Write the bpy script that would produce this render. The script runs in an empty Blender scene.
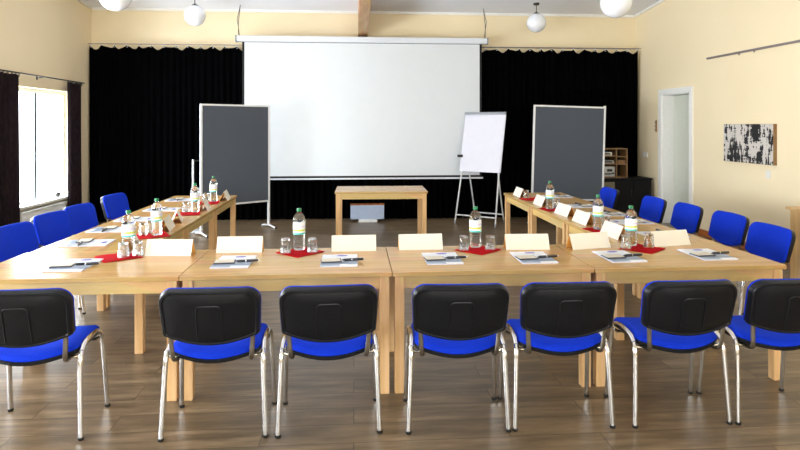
import bpy, bmesh, math, random
from mathutils import Vector, Matrix
random.seed(4)
sc = bpy.context.scene
C = sc.collection
PI = math.pi
R = math.radians

# ------------------------------------------------------------------ materials
def newmat(name):
    m = bpy.data.materials.new(name); m.use_nodes = True
    nt = m.node_tree; b = nt.nodes['Principled BSDF']
    return m, nt, b
def srgb(r, g, b):
    f = lambda c: (c/255/12.92) if c/255 <= .04045 else ((c/255+.055)/1.055)**2.4
    return (f(r), f(g), f(b), 1)
def coords(nt, scale=(1,1,1), rot=(0,0,0), kind='Object', loc=(0,0,0)):
    tc = nt.nodes.new('ShaderNodeTexCoord'); mp = nt.nodes.new('ShaderNodeMapping')
    mp.inputs['Scale'].default_value = scale; mp.inputs['Rotation'].default_value = rot
    mp.inputs['Location'].default_value = loc
    nt.links.new(tc.outputs[kind], mp.inputs['Vector']); return mp.outputs['Vector']
def ramp(nt, fac, stops, interp='LINEAR'):
    r = nt.nodes.new('ShaderNodeValToRGB'); cr = r.color_ramp; cr.interpolation = interp
    while len(cr.elements) < len(stops): cr.elements.new(.5)
    for e, (p, c) in zip(cr.elements, stops): e.position = p; e.color = c
    nt.links.new(fac, r.inputs['Fac']); return r.outputs['Color']
def noise(nt, vec, scale=5, detail=4, rough=.5):
    n = nt.nodes.new('ShaderNodeTexNoise'); n.inputs['Scale'].default_value = scale
    n.inputs['Detail'].default_value = detail; n.inputs['Roughness'].default_value = rough
    nt.links.new(vec, n.inputs['Vector']); return n.outputs['Fac']
def bump(nt, b, h, strength=.2, dist=.01):
    bp = nt.nodes.new('ShaderNodeBump'); bp.inputs['Strength'].default_value = strength
    bp.inputs['Distance'].default_value = dist
    nt.links.new(h, bp.inputs['Height']); nt.links.new(bp.outputs['Normal'], b.inputs['Normal'])
def plain(name, col, rough=.5, metal=0, var=.06, scale=30, bmp=0, spec=.5, coat=0):
    m, nt, b = newmat(name)
    v = coords(nt); n = noise(nt, v, scale, 3)
    lo = tuple(c*(1-var) for c in col[:3])+(1,); hi = tuple(min(1, c*(1+var)) for c in col[:3])+(1,)
    nt.links.new(ramp(nt, n, [(.3, lo), (.7, hi)]), b.inputs['Base Color'])
    b.inputs['Roughness'].default_value = rough; b.inputs['Metallic'].default_value = metal
    b.inputs['Specular IOR Level'].default_value = spec; b.inputs['Coat Weight'].default_value = coat
    if bmp: bump(nt, b, n, bmp, .002)
    return m
def wood(name, c1, c2, c3, axis='x', rough=.35, spec=.5, sc_=1.0):
    m, nt, b = newmat(name)
    s = {'x': (1.2*sc_, 14*sc_, 14*sc_), 'y': (14*sc_, 1.2*sc_, 14*sc_), 'z': (14*sc_, 14*sc_, 1.2*sc_)}[axis]
    v = coords(nt, s); n = noise(nt, v, 1.6, 5, .6)
    col = ramp(nt, n, [(.28, c1), (.5, c2), (.72, c3)])
    # boards glued side by side
    s2 = {'x': (.9, 9, 9), 'y': (9, .9, 9), 'z': (6, 6, .5)}[axis]
    vo = nt.nodes.new('ShaderNodeTexVoronoi'); vo.inputs['Scale'].default_value = 1.0
    nt.links.new(coords(nt, s2), vo.inputs['Vector'])
    mx = nt.nodes.new('ShaderNodeMixRGB'); mx.blend_type = 'MULTIPLY'; mx.inputs[0].default_value = .16
    nt.links.new(col, mx.inputs[1]); nt.links.new(vo.outputs['Color'], mx.inputs[2])
    nt.links.new(mx.outputs[0], b.inputs['Base Color'])
    b.inputs['Roughness'].default_value = rough; b.inputs['Specular IOR Level'].default_value = spec
    bump(nt, b, n, .05, .002)
    return m
M = {}
M['table_top'] = wood('table_top_wood', srgb(182,142,86), srgb(196,157,99), srgb(208,171,113), 'x', .27, .5)
M['table_leg'] = wood('table_leg_wood', srgb(204,168,104), srgb(220,188,126), srgb(230,202,146), 'z', .45)
M['apron'] = wood('apron_wood', srgb(200,164,102), srgb(212,178,116), srgb(222,190,132), 'x', .45)
M['beam'] = wood('beam_wood', srgb(170,128,88), srgb(192,150,108), srgb(204,164,122), 'y', .6)
M['skirting'] = wood('skirting_wood', srgb(150,82,34), srgb(172,98,42), srgb(186,112,54), 'y', .4)
M['shelf'] = wood('shelf_wood', srgb(120,88,54), srgb(142,108,68), srgb(158,122,80), 'x', .6)
M['stand_wood'] = wood('stand_wood', srgb(196,160,100), srgb(212,178,118), srgb(224,192,134), 'z', .5)
M['shell'] = plain('black_plastic', (.005,.006,.008,1), .33, 0, .15, 60, .12, .28)
M['glide'] = plain('black_glide', (.01,.01,.01,1), .6)
M['frame_black'] = plain('black_metal', (.012,.012,.013,1), .5)
M['chrome'] = plain('chrome', (.72,.73,.74,1), .14, 1, .03, 8)
M['bracket'] = plain('bracket_metal', (.28,.26,.22,1), .35, 1, .05, 10)
# blue woven upholstery
m, nt, b = newmat('blue_fabric'); v = coords(nt, (1,1,1)); n = noise(nt, v, 260, 2)
nt.links.new(ramp(nt, n, [(.3, (.0012,.017,.36,1)), (.7, (.002,.034,.58,1))]), b.inputs['Base Color'])
b.inputs['Roughness'].default_value = .85; b.inputs['Specular IOR Level'].default_value = .15
b.inputs['Sheen Weight'].default_value = .15; b.inputs['Sheen Tint'].default_value = (.1,.3,1,1); bump(nt, b, n, .25, .002); M['blue'] = m
# walls
def paint(name, c1, c2):
    m, nt, b = newmat(name); v = coords(nt)
    n = noise(nt, v, .7, 4, .6); n2 = noise(nt, v, 120, 2)
    nt.links.new(ramp(nt, n, [(.3, c1), (.7, c2)]), b.inputs['Base Color'])
    b.inputs['Roughness'].default_value = .9; b.inputs['Specular IOR Level'].default_value = .2; bump(nt, b, n2, .15, .003)
    return m
M['wall'] = paint('cream_paint', srgb(237,221,184), srgb(241,226,192))
M['ceiling'] = paint('white_ceiling_paint', srgb(236,239,247), srgb(241,243,250))
M['white_trim'] = plain('white_trim', srgb(236,236,232), .5, 0, .02)
M['mullion'] = plain('grey_blue_mullion', srgb(96,112,124), .5, 0, .02)
M['door'] = plain('door_paint', srgb(206,210,196), .55, 0, .02)
# floor: laminate planks laid across the room
m, nt, b = newmat('laminate_planks')
v = coords(nt, (1,1,1))
br = nt.nodes.new('ShaderNodeTexBrick'); br.offset = .37; br.offset_frequency = 2
br.inputs['Scale'].default_value = 1; br.inputs['Brick Width'].default_value = 1.28; br.inputs['Row Height'].default_value = .19
br.inputs['Mortar Size'].default_value = .0022; br.inputs['Mortar Smooth'].default_value = .2; br.inputs['Bias'].default_value = 0
br.inputs['Color1'].default_value = (0,0,0,1); br.inputs['Color2'].default_value = (1,1,1,1); br.inputs['Mortar'].default_value = (.5,.5,.5,1)
nt.links.new(v, br.inputs['Vector'])
add = nt.nodes.new('ShaderNodeVectorMath'); add.operation = 'ADD'
sc3 = nt.nodes.new('ShaderNodeVectorMath'); sc3.operation = 'SCALE'; sc3.inputs['Scale'].default_value = 7
nt.links.new(br.outputs['Color'], sc3.inputs[0]); nt.links.new(v, add.inputs[0]); nt.links.new(sc3.outputs[0], add.inputs[1])
mp = nt.nodes.new('ShaderNodeMapping'); mp.inputs['Scale'].default_value = (1.3, 9, 1); nt.links.new(add.outputs[0], mp.inputs['Vector'])
g = noise(nt, mp.outputs[0], 1.5, 8, .62)
col = ramp(nt, g, [(.25, srgb(78,64,47)), (.45, srgb(108,91,69)), (.6, srgb(134,114,88)), (.78, srgb(164,144,116))])
hs = nt.nodes.new('ShaderNodeMixRGB'); hs.blend_type = 'MULTIPLY'; hs.inputs[0].default_value = .22
nt.links.new(col, hs.inputs[1]); nt.links.new(br.outputs['Color'], hs.inputs[2])
mo = nt.nodes.new('ShaderNodeMixRGB'); mo.blend_type = 'MIX'; mo.inputs[2].default_value = srgb(48,36,26)
nt.links.new(br.outputs['Fac'], mo.inputs[0]); nt.links.new(hs.outputs[0], mo.inputs[1])
nt.links.new(mo.outputs[0], b.inputs['Base Color'])
b.inputs['Roughness'].default_value = .34; b.inputs['Specular IOR Level'].default_value = .5; bump(nt, b, g, .06, .003)
M['floor'] = m
# curtains
m, nt, b = newmat('black_velvet'); n = noise(nt, coords(nt, (1,1,.2)), 30, 3)
nt.links.new(ramp(nt, n, [(.3, (.0010,.0011,.0014,1)), (.7, (.0022,.0023,.003,1))]), b.inputs['Base Color'])
b.inputs['Roughness'].default_value = .95; b.inputs['Specular IOR Level'].default_value = .03; M['velvet'] = m
m, nt, b = newmat('brown_curtain'); n = noise(nt, coords(nt, (1,1,.3)), 40, 3)
nt.links.new(ramp(nt, n, [(.3, srgb(40,32,36)), (.7, srgb(56,46,48))]), b.inputs['Base Color'])
b.inputs['Roughness'].default_value = .95; b.inputs['Specular IOR Level'].default_value = .1; M['brown_curtain'] = m
M['screen'] = plain('screen_fabric', srgb(214,220,224), .85, 0, .01, 5, 0, .2)
M['screen_case'] = plain('screen_case', srgb(214,220,228), .4, 0, .02)
M['black_border'] = plain('black_border', (.006,.006,.007,1), .8)
M['pin_felt'] = plain('grey_felt', srgb(78,84,93), .9, 0, .05, 220, .2, .15)
M['alu'] = plain('white_aluminium', srgb(222,224,226), .35, .2, .02)
M['paper'] = plain('white_paper', srgb(218,219,230), .8, 0, .015, 8)
M['clamp'] = plain('clamp_metal', srgb(150,154,160), .35, .6, .03)
M['card'] = plain('cream_card', srgb(220,215,200), .75, 0, .015, 12)
M['card_bounce'] = plain('card_inside_warm_bounce', srgb(236,176,84), .8, 0, .03, 12)  # cream card inside, with the warm light bounced off the wood painted in
M['napkin'] = plain('red_napkin', srgb(226,12,32), .85, 0, .1, 60, .3, .2)
M['cap'] = plain('green_cap', srgb(8,122,72), .35)
M['globe'] = plain('opal_glass', srgb(234,238,244), .12, 0, .01, 4, 0, .5)
M['dark_metal'] = plain('dark_metal', (.03,.028,.027,1), .45, .5)
M['cord'] = plain('grey_cord', (.10,.09,.08,1), .7)
M['pad'] = plain('beige_pad', srgb(206,200,184), .7, 0, .04)
M['pad_edge'] = plain('dark_pad_edge', srgb(58,58,64), .6)
M['pen'] = plain('black_pen', (.012,.013,.02,1), .22)
M['logo'] = plain('violet_print', srgb(74,58,176), .5, 0, .1, 90)
M['red_cloth'] = plain('dark_red_cloth', srgb(116,18,34), .85, 0, .12, 40, .3)
M['radiator'] = plain('radiator_white', srgb(226,230,230), .45, 0, .02)
M['grey_box'] = plain('pale_blue_grey', srgb(168,184,208), .5, 0, .03, 20)
M['switch'] = plain('switch_plastic', srgb(232,230,222), .4, 0, .01)
M['black_cab'] = plain('black_cabinet_laminate', (.003,.003,.004,1), .6, 0, .1, 30, 0, .2)
M['olive'] = plain('olive_panel', srgb(112,106,84), .6)
M['device'] = plain('silver_device', srgb(188,188,184), .4, .2, .06)
M['rail'] = plain('grey_rail', srgb(150,138,140), .4, .5)
# booklet cover : pale sky photo above a slate band with a white foot
m, nt, b = newmat('booklet_cover')
v = coords(nt); sp = nt.nodes.new('ShaderNodeSeparateXYZ'); nt.links.new(v, sp.inputs[0])
mr = nt.nodes.new('ShaderNodeMapRange'); mr.inputs['From Min'].default_value = -.165; mr.inputs['From Max'].default_value = .165
nt.links.new(sp.outputs['Y'], mr.inputs['Value'])
c0 = ramp(nt, mr.outputs[0], [(0, srgb(168,184,206)), (.2, srgb(122,138,162)), (.42, srgb(196,208,224)), (.6, srgb(214,222,234)), (1, srgb(228,232,240))])
mr2 = nt.nodes.new('ShaderNodeMath'); mr2.operation = 'GREATER_THAN'; mr2.inputs[1].default_value = .005; nt.links.new(sp.outputs['X'], mr2.inputs[0])
ml = nt.nodes.new('ShaderNodeMath'); ml.operation = 'LESS_THAN'; ml.inputs[1].default_value = -.125; nt.links.new(sp.outputs['Y'], ml.inputs[0])
mm = nt.nodes.new('ShaderNodeMath'); mm.operation = 'MULTIPLY'; nt.links.new(mr2.outputs[0], mm.inputs[0]); nt.links.new(ml.outputs[0], mm.inputs[1])
mx = nt.nodes.new('ShaderNodeMixRGB'); mx.inputs[2].default_value = srgb(240,242,246)
nt.links.new(mm.outputs[0], mx.inputs[0]); nt.links.new(c0, mx.inputs[1]); nt.links.new(mx.outputs[0], b.inputs['Base Color'])
b.inputs['Roughness'].default_value = .35; M['booklet'] = m
# bottle label: bands by height
m, nt, b = newmat('bottle_label')
v = coords(nt); sp = nt.nodes.new('ShaderNodeSeparateXYZ'); nt.links.new(v, sp.inputs[0])
mr = nt.nodes.new('ShaderNodeMapRange'); mr.inputs['From Min'].default_value = .115; mr.inputs['From Max'].default_value = .205
nt.links.new(sp.outputs['Z'], mr.inputs['Value'])
nt.links.new(ramp(nt, mr.outputs[0], [(0, srgb(70,190,180)), (.15, srgb(232,240,240)), (.28, srgb(196,210,60)), (.42, srgb(222,228,232)), (.60, srgb(206,196,226)), (.68, srgb(224,230,234))], 'CONSTANT'), b.inputs['Base Color'])
b.inputs['Roughness'].default_value = .4; M['label'] = m
def glassy(name, tint, ior, mixf, rough=.02):
    m, nt, b = newmat(name)
    gl = nt.nodes.new('ShaderNodeBsdfGlass'); gl.inputs['IOR'].default_value = ior; gl.inputs['Roughness'].default_value = rough; gl.inputs['Color'].default_value = tint
    tr = nt.nodes.new('ShaderNodeBsdfTransparent'); tr.inputs['Color'].default_value = tint
    mx = nt.nodes.new('ShaderNodeMixShader'); mx.inputs[0].default_value = mixf
    nt.links.new(gl.outputs[0], mx.inputs[1]); nt.links.new(tr.outputs[0], mx.inputs[2])
    nt.links.new(mx.outputs[0], nt.nodes['Material Output'].inputs['Surface']); return m
M['bottle'] = glassy('clear_plastic_with_water', (.96,.98,.98,1), 1.33, .25)
M['glass'] = glassy('drinking_glass', (.97,.98,.98,1), 1.45, .25)
m, nt, b = newmat('window_glass')
tr = nt.nodes.new('ShaderNodeBsdfTransparent'); gs = nt.nodes.new('ShaderNodeBsdfGlossy'); gs.inputs['Roughness'].default_value = .02
mx = nt.nodes.new('ShaderNodeMixShader'); mx.inputs[0].default_value = .05
nt.links.new(tr.outputs[0], mx.inputs[1]); nt.links.new(gs.outputs[0], mx.inputs[2])
nt.links.new(mx.outputs[0], nt.nodes['Material Output'].inputs['Surface']); M['pane'] = m
# abstract painting : black vertical strokes over off-white
m, nt, b = newmat('abstract_canvas')
n1 = noise(nt, coords(nt, (1, 11, 2.6), loc=(3,1.7,0)), 1.9, 4, .65)
n2 = noise(nt, coords(nt, (1, 4, 16), loc=(1,0,.4)), 1.5, 4, .7)
n3 = noise(nt, coords(nt, (1, 2.2, 3.4), loc=(0,5,2)), 1.2, 2)
a = nt.nodes.new('ShaderNodeMath'); a.operation = 'MULTIPLY_ADD'; a.inputs[1].default_value = .55
nt.links.new(n2, a.inputs[0]); nt.links.new(n1, a.inputs[2])
a2 = nt.nodes.new('ShaderNodeMath'); a2.operation = 'MULTIPLY_ADD'; a2.inputs[1].default_value = .5
nt.links.new(n3, a2.inputs[0]); nt.links.new(a.outputs[0], a2.inputs[2])
nt.links.new(ramp(nt, a2.outputs[0], [(0, srgb(18,18,20)), (.985, srgb(26,26,28)), (1.0, srgb(206,200,192))]), b.inputs['Base Color'])
rr = [x for x in nt.nodes if x.type == 'VALTORGB'][-1]
dv = nt.nodes.new('ShaderNodeMath'); dv.operation = 'MULTIPLY'; dv.inputs[1].default_value = 1.0
nt.links.new(a2.outputs[0], dv.inputs[0])
e = rr.color_ramp.elements; e[1].position = .985; e[2].position = 1.0
sc_f = nt.nodes.new('ShaderNodeMath'); sc_f.operation = 'MULTIPLY'; sc_f.inputs[1].default_value = .972
nt.links.new(a2.outputs[0], sc_f.inputs[0]); nt.links.new(sc_f.outputs[0], rr.inputs['Fac'])
b.inputs['Roughness'].default_value = .7; M['painting'] = m

# ------------------------------------------------------------------ mesh helpers
def box(bm, c, s, bev=0, mat=None, rot=None):
    r = bmesh.ops.create_cube(bm, size=1)
    vs = r['verts']
    bmesh.ops.scale(bm, vec=s, verts=vs)
    if bev:
        es = list({e for v in vs for e in v.link_edges})
        rb = bmesh.ops.bevel(bm, geom=es, offset=bev, segments=2, affect='EDGES', profile=.6)
        vs = [v for v in rb['verts']]
    if rot is not None: bmesh.ops.rotate(bm, cent=(0,0,0), matrix=rot, verts=vs)
    bmesh.ops.translate(bm, vec=c, verts=vs)
    return vs
def tube(bm, pts, r, seg=10, flat=1.0, cap=True):
    pts = [Vector(p) for p in pts]; rings = []
    prevn = None
    for i, p in enumerate(pts):
        if i == 0: t = (pts[1]-p)
        elif i == len(pts)-1: t = (p-pts[-2])
        else: t = (pts[i+1]-p).normalized()+(p-pts[i-1]).normalized()
        t.normalize()
        if prevn is None:
            a = Vector((0,0,1)) if abs(t.z) < .9 else Vector((0,1,0))
            n = (a - t*a.dot(t)).normalized()
        else: n = (prevn - t*prevn.dot(t)).normalized()
        prevn = n; bn = t.cross(n)
        rr = r[i] if isinstance(r, (list, tuple)) else r
        rings.append([bm.verts.new(p+(n*math.cos(2*PI*k/seg)*flat+bn*math.sin(2*PI*k/seg))*rr) for k in range(seg)])
    for a, b_ in zip(rings, rings[1:]):
        for k in range(seg): bm.faces.new((a[k], a[(k+1)%seg], b_[(k+1)%seg], b_[k]))
    if cap:
        bm.faces.new(rings[0][::-1]); bm.faces.new(rings[-1])
def smooth_path(pts, n=6):
    pts = [Vector(p) for p in pts]; out = []
    P = [pts[0]*2-pts[1]]+pts+[pts[-1]*2-pts[-2]]
    for i in range(1, len(P)-2):
        for k in range(n):
            t = k/n; a, b_, c, d = P[i-1], P[i], P[i+1], P[i+2]
            out.append(.5*((2*b_)+(c-a)*t+(2*a-5*b_+4*c-d)*t*t+(3*b_-a-3*c+d)*t**3))
    out.append(pts[-1]); return out
def lathe(bm, prof, seg=24, c=(0,0,0)):
    rings = []
    for r, z in prof:
        if r < 1e-6: rings.append([bm.verts.new((c[0], c[1], c[2]+z))])
        else: rings.append([bm.verts.new((c[0]+r*math.cos(2*PI*k/seg), c[1]+r*math.sin(2*PI*k/seg), c[2]+z)) for k in range(seg)])
    for a, b_ in zip(rings, rings[1:]):
        for k in range(seg):
            k2 = (k+1) % seg
            if len(a) == 1 and len(b_) == 1: continue
            if len(a) == 1: bm.faces.new((a[0], b_[k2], b_[k]))
            elif len(b_) == 1: bm.faces.new((a[k], a[k2], b_[0]))
            else: bm.faces.new((a[k], a[k2], b_[k2], b_[k]))
def ringloft(bm, outline, prof, fn):
    """outline: list of (u,v); prof: list of (scale, depth); fn(u,v,depth)->xyz"""
    cu = sum(p[0] for p in outline)/len(outline); cv = sum(p[1] for p in outline)/len(outline)
    rings = []
    for s, d in prof:
        if s == 0: rings.append([bm.verts.new(fn(cu, cv, d))])
        else: rings.append([bm.verts.new(fn(cu+(u-cu)*s, cv+(v-cv)*s, d)) for u, v in outline])
    n = len(outline)
    for a, b_ in zip(rings, rings[1:]):
        for k in range(n):
            k2 = (k+1) % n
            if len(a) == 1: bm.faces.new((a[0], b_[k], b_[k2]))
            elif len(b_) == 1: bm.faces.new((a[k2], a[k], b_[0]))
            else: bm.faces.new((a[k2], a[k], b_[k], b_[k2]))
def obj(name, bm, mat, parent=None, smooth=False, loc=None):
    bmesh.ops.recalc_face_normals(bm, faces=bm.faces)
    me = bpy.data.meshes.new(name); bm.to_mesh(me); bm.free()
    for f in me.polygons: f.use_smooth = smooth
    if smooth:
        try: me.set_sharp_from_angle(angle=R(40))
        except Exception: pass
    me.materials.append(mat if not isinstance(mat, str) else M[mat])
    o = bpy.data.objects.new(name, me); C.objects.link(o)
    if parent: o.parent = parent
    if loc: o.location = loc
    return o
def B(): return bmesh.new()
def tag(o, label, cat, group=None, kind=None):
    o['label'] = label; o['category'] = cat
    if group: o['group'] = group
    if kind: o['kind'] = kind
    return o
def thing(name, label, cat, loc=(0,0,0), rz=0, group=None):
    o = bpy.data.objects.new(name, None); C.objects.link(o); o.empty_display_size = .1
    o.location = loc; o.rotation_euler = (0,0,rz)
    return tag(o, label, cat, group)
def struct(name, bm, mat, parent=None, smooth=False):
    o = obj(name, bm, mat, parent, smooth)
    if not parent: o['kind'] = 'structure'
    return o
def dup(root, loc, rz, label):
    r = root.copy(); C.objects.link(r); r.location = loc; r.rotation_euler = (root.rotation_euler[0], root.rotation_euler[1], rz); r['label'] = label
    for ch in list(root.children):
        c = ch.copy(); C.objects.link(c); c.parent = r
        for g in ch.children:
            d = g.copy(); C.objects.link(d); d.parent = c
    return r
class Proto:
    def __init__(self, make): self.make = make; self.o = None
    def put(self, loc, rz, label):
        if self.o is None:
            self.o = self.make(label); self.o.location = loc; self.o.rotation_euler[2] = rz
            return self.o
        return dup(self.o, loc, rz, label)
def boxes(name, lst, mat, parent=None, bev=0):
    bm = B()
    for c, s in lst: box(bm, c, s, bev)
    return obj(name, bm, mat, parent)

# ------------------------------------------------------------------ room shell
XL, XR, YB, YF = -4.42, 5.08, 10.5, -3.2
ceil_z = lambda y: 3.60+.085*(YB-y)
bm = B(); box(bm, ((XL+XR)/2, (YB+YF)/2, -.05), (XR-XL+.8, YB-YF+.8, .1)); struct('floor', bm, 'floor')
bm = B()
vs = [bm.verts.new(p) for p in ((XL-.3,YF-.3,ceil_z(YF-.3)),(XR+.4,YF-.3,ceil_z(YF-.3)),(XR+.4,YB+.3,ceil_z(YB+.3)),(XL-.3,YB+.3,ceil_z(YB+.3)))]
vt = [bm.verts.new(v.co+Vector((0,0,.15))) for v in vs]
bm.faces.new(vs); bm.faces.new(vt[::-1])
for i in range(4): bm.faces.new((vs[i], vs[(i+1)%4], vt[(i+1)%4], vt[i]))
struct('ceiling', bm, 'ceiling')
def wall_y(name, x0, x1, holes, mat):      # wall running along Y between x0 and x1, holes = (ya,yb,za,zb); top follows the ceiling
    bm = B(); cuts = [YF-.3]+[v for h in holes for v in h[:2]]+[YB+.3]
    def prism(ya, yb, za, top=None):
        z = lambda y: (ceil_z(y)+.02 if top is None else top)
        q = [bm.verts.new((x, y, zz)) for x in (x0, x1) for y, zz in ((ya,za),(yb,za),(yb,z(yb)),(ya,z(ya)))]
        bm.faces.new(q[:4]); bm.faces.new(q[4:][::-1])
        for i in range(4): bm.faces.new((q[i], q[(i+1)%4], q[4+(i+1)%4], q[4+i]))
    for i in range(0, len(cuts), 2): prism(cuts[i], cuts[i+1], 0)
    for ya, yb, za, zb in holes:
        if za > .01: prism(ya, yb, 0, za)
        prism(ya, yb, zb)
    return struct(name, bm, mat)
WIN = [(.4,2.2,.5,2.11), (3.1,4.7,.5,2.11), (5.6,7.2,.5,2.11), (8.0,9.80,.5,2.13)]
wall_y('wall_left', XL-.22, XL, WIN, 'wall')
DY0, DY1, DZ = 8.72, 9.56, 2.12
wall_y('wall_right', XR, XR+.26, [(DY0,DY1,0,DZ)], 'wall')
bm = B(); box(bm, ((XL+XR)/2, YB+.1, 1.85), (XR-XL, .2, 3.7)); struct('wall_back', bm, 'wall')
RW = [(-3.2,-1.4), (-.5,1.3), (2.2,4.0)]   # windows behind the camera
bm = B(); xs = [XL]+[v for w in RW for v in w]+[XR]; zt = ceil_z(YF)
for i in range(0, len(xs), 2): box(bm, ((xs[i]+xs[i+1])/2, YF-.1, zt/2), (xs[i+1]-xs[i], .2, zt))
for a, b_ in RW:
    box(bm, ((a+b_)/2, YF-.1, .4), (b_-a, .2, .8)); box(bm, ((a+b_)/2, YF-.1, (2.7+zt)/2), (b_-a, .2, zt-2.7))
struct('wall_front', bm, 'wall')
# skirting, cornice, ceiling beam
def trim(name, c, s, mat, rot=None):
    bm = B(); box(bm, (0,0,0), s, .004); o = struct(name, bm, mat); o.location = c
    if rot: o.rotation_euler = rot
    return o
bb = boxes('baseboard_right', [((XR-.0095, (YF+DY0-.09)/2, .046), (.019, DY0-.09-YF, .09)), ((XR-.0095, (DY1+.09+YB)/2, .046), (.019, YB-DY1-.09, .09))], 'skirting'); bb['kind'] = 'structure'
bb = boxes('baseboard_left', [((XL+.0095, (YF+YB)/2, .046), (.019, YB-YF, .09))], 'skirting'); bb['kind'] = 'structure'
trim('trim_1', ((XL+XR)/2, YB-.015, 3.585), (XR-XL-.06, .03, .05), 'white_trim')
L_ = math.hypot(YB-YF, .085*(YB-YF)); sl = -math.atan(.085)
trim('trim_2', (XR-.0155, (YF+YB)/2, ceil_z((YF+YB)/2)-.012), (.03, L_-.1, .05), 'white_trim', (sl,0,0))
trim('trim_3', (XL+.0155, (YF+YB)/2, ceil_z((YF+YB)/2)-.012), (.03, L_-.1, .05), 'white_trim', (sl,0,0))
bm = B(); box(bm, (0,0,0), (.165, L_-.1, .46), .006); o = struct('trim_4', bm, 'beam'); o.location = (.155, (YF+YB)/2, ceil_z((YF+YB)/2)-.232); o.rotation_euler = (sl,0,0)
o['label'] = 'brown wooden ceiling beam running from the back wall'

# windows
def window(n, ya, yb, za, zb, mull, sill=True):
    x = XL-.14; bm = B(); w = .06
    box(bm, (x, ya+w/2, (za+zb)/2), (.07, w, zb-za)); box(bm, (x, yb-w/2, (za+zb)/2), (.07, w, zb-za))
    box(bm, (x, (ya+yb)/2, za+w/2), (.07, yb-ya-2*w, w)); box(bm, (x, (ya+yb)/2, zb-w/2), (.07, yb-ya-2*w, w))
    fr = struct('window_%d' % n, bm, 'white_trim')
    bm = B(); box(bm, (x, mull, (za+zb)/2), (.075, .06, zb-za-2*w), .004); obj('mullion', bm, 'mullion', fr)
    bm = B(); box(bm, (x-.01, (ya+w+mull-.03)/2, (za+zb)/2), (.012, mull-.03-ya-w, zb-za-2*w)); obj('pane', bm, 'pane', fr)
    bm = B(); box(bm, (x-.01, (yb-w+mull+.03)/2, (za+zb)/2), (.012, yb-w-mull-.03, zb-za-2*w)); obj('pane', bm, 'pane', fr)
    bm = B(); box(bm, (XL-.02, (ya+yb)/2, za+.0), (.22, yb-ya-.004 if False else yb-ya-.01, .035), .006); s = obj('window_sill', bm, 'white_trim', fr); s.location = (0,0,.018)
    bm = B(); tube(bm, [(x+.05, mull, za+.62), (x+.05, mull, za+.62)] if False else [(x+.035, mull, za+.7), (x+.065, mull, za+.7), (x+.07, mull, za+.6)], .009, 8); obj('window_handle', bm, 'alu', fr, True)
    return fr
for i, (a, b_, c, d) in enumerate(WIN):
    window(i+1, a, b_, c, d, 8.93 if i == 3 else (a+b_)/2)
for k, (a, b_) in enumerate(RW):
    bm = B()
    for c, s in (((a+.03, YF-.1, 1.75),(.06,.07,1.9)), ((b_-.03, YF-.1, 1.75),(.06,.07,1.9)), (((a+b_)/2, YF-.1, .83),(b_-a-.12,.07,.06)), (((a+b_)/2, YF-.1, 2.67),(b_-a-.12,.07,.06)), (((a+b_)/2, YF-.1, 1.75),(.06,.06,1.78))): box(bm, c, s)
    fr = struct('window_%d' % (5+k), bm, 'white_trim')
# door in its deep recess in the right wall
bm = B()
for c, s in (((XR-.012, DY0-.04, DZ/2+.04), (.024,.08,DZ+.08)), ((XR-.012, DY1+.04, DZ/2+.04), (.024,.08,DZ+.08)), ((XR-.012, (DY0+DY1)/2, DZ+.04), (.024,DY1-DY0,.08))): box(bm, c, s)
for c, s in (((XR+.13, DY0+.009, DZ/2), (.26,.018,DZ)), ((XR+.13, DY1-.009, DZ/2), (.26,.018,DZ)), ((XR+.13, (DY0+DY1)/2, DZ-.009), (.26,DY1-DY0-.036,.018))): box(bm, c, s)
dr = struct('door_1', bm, 'white_trim')
bm = B(); box(bm, (XR+.215, (DY0+DY1)/2, DZ/2-.008), (.04, DY1-DY0-.04, DZ-.03), .003)
lf = obj('door_leaf', bm, 'door', dr)
bm = B(); box(bm, (XR+.195, DY0+.07, 1.03), (.008,.035,.16), .002); tube(bm, [(XR+.195, DY0+.07, 1.06), (XR+.155, DY0+.07, 1.06), (XR+.152, DY0+.16, 1.06)], .009, 8)
obj('door_handle', bm, 'chrome', lf, True)
# closing wall behind the recess
bm = B(); box(bm, (XR+.29, (DY0+DY1)/2, 1.1), (.03, 1.3, 2.3)); struct('wall_recess', bm, 'white_trim')

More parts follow.
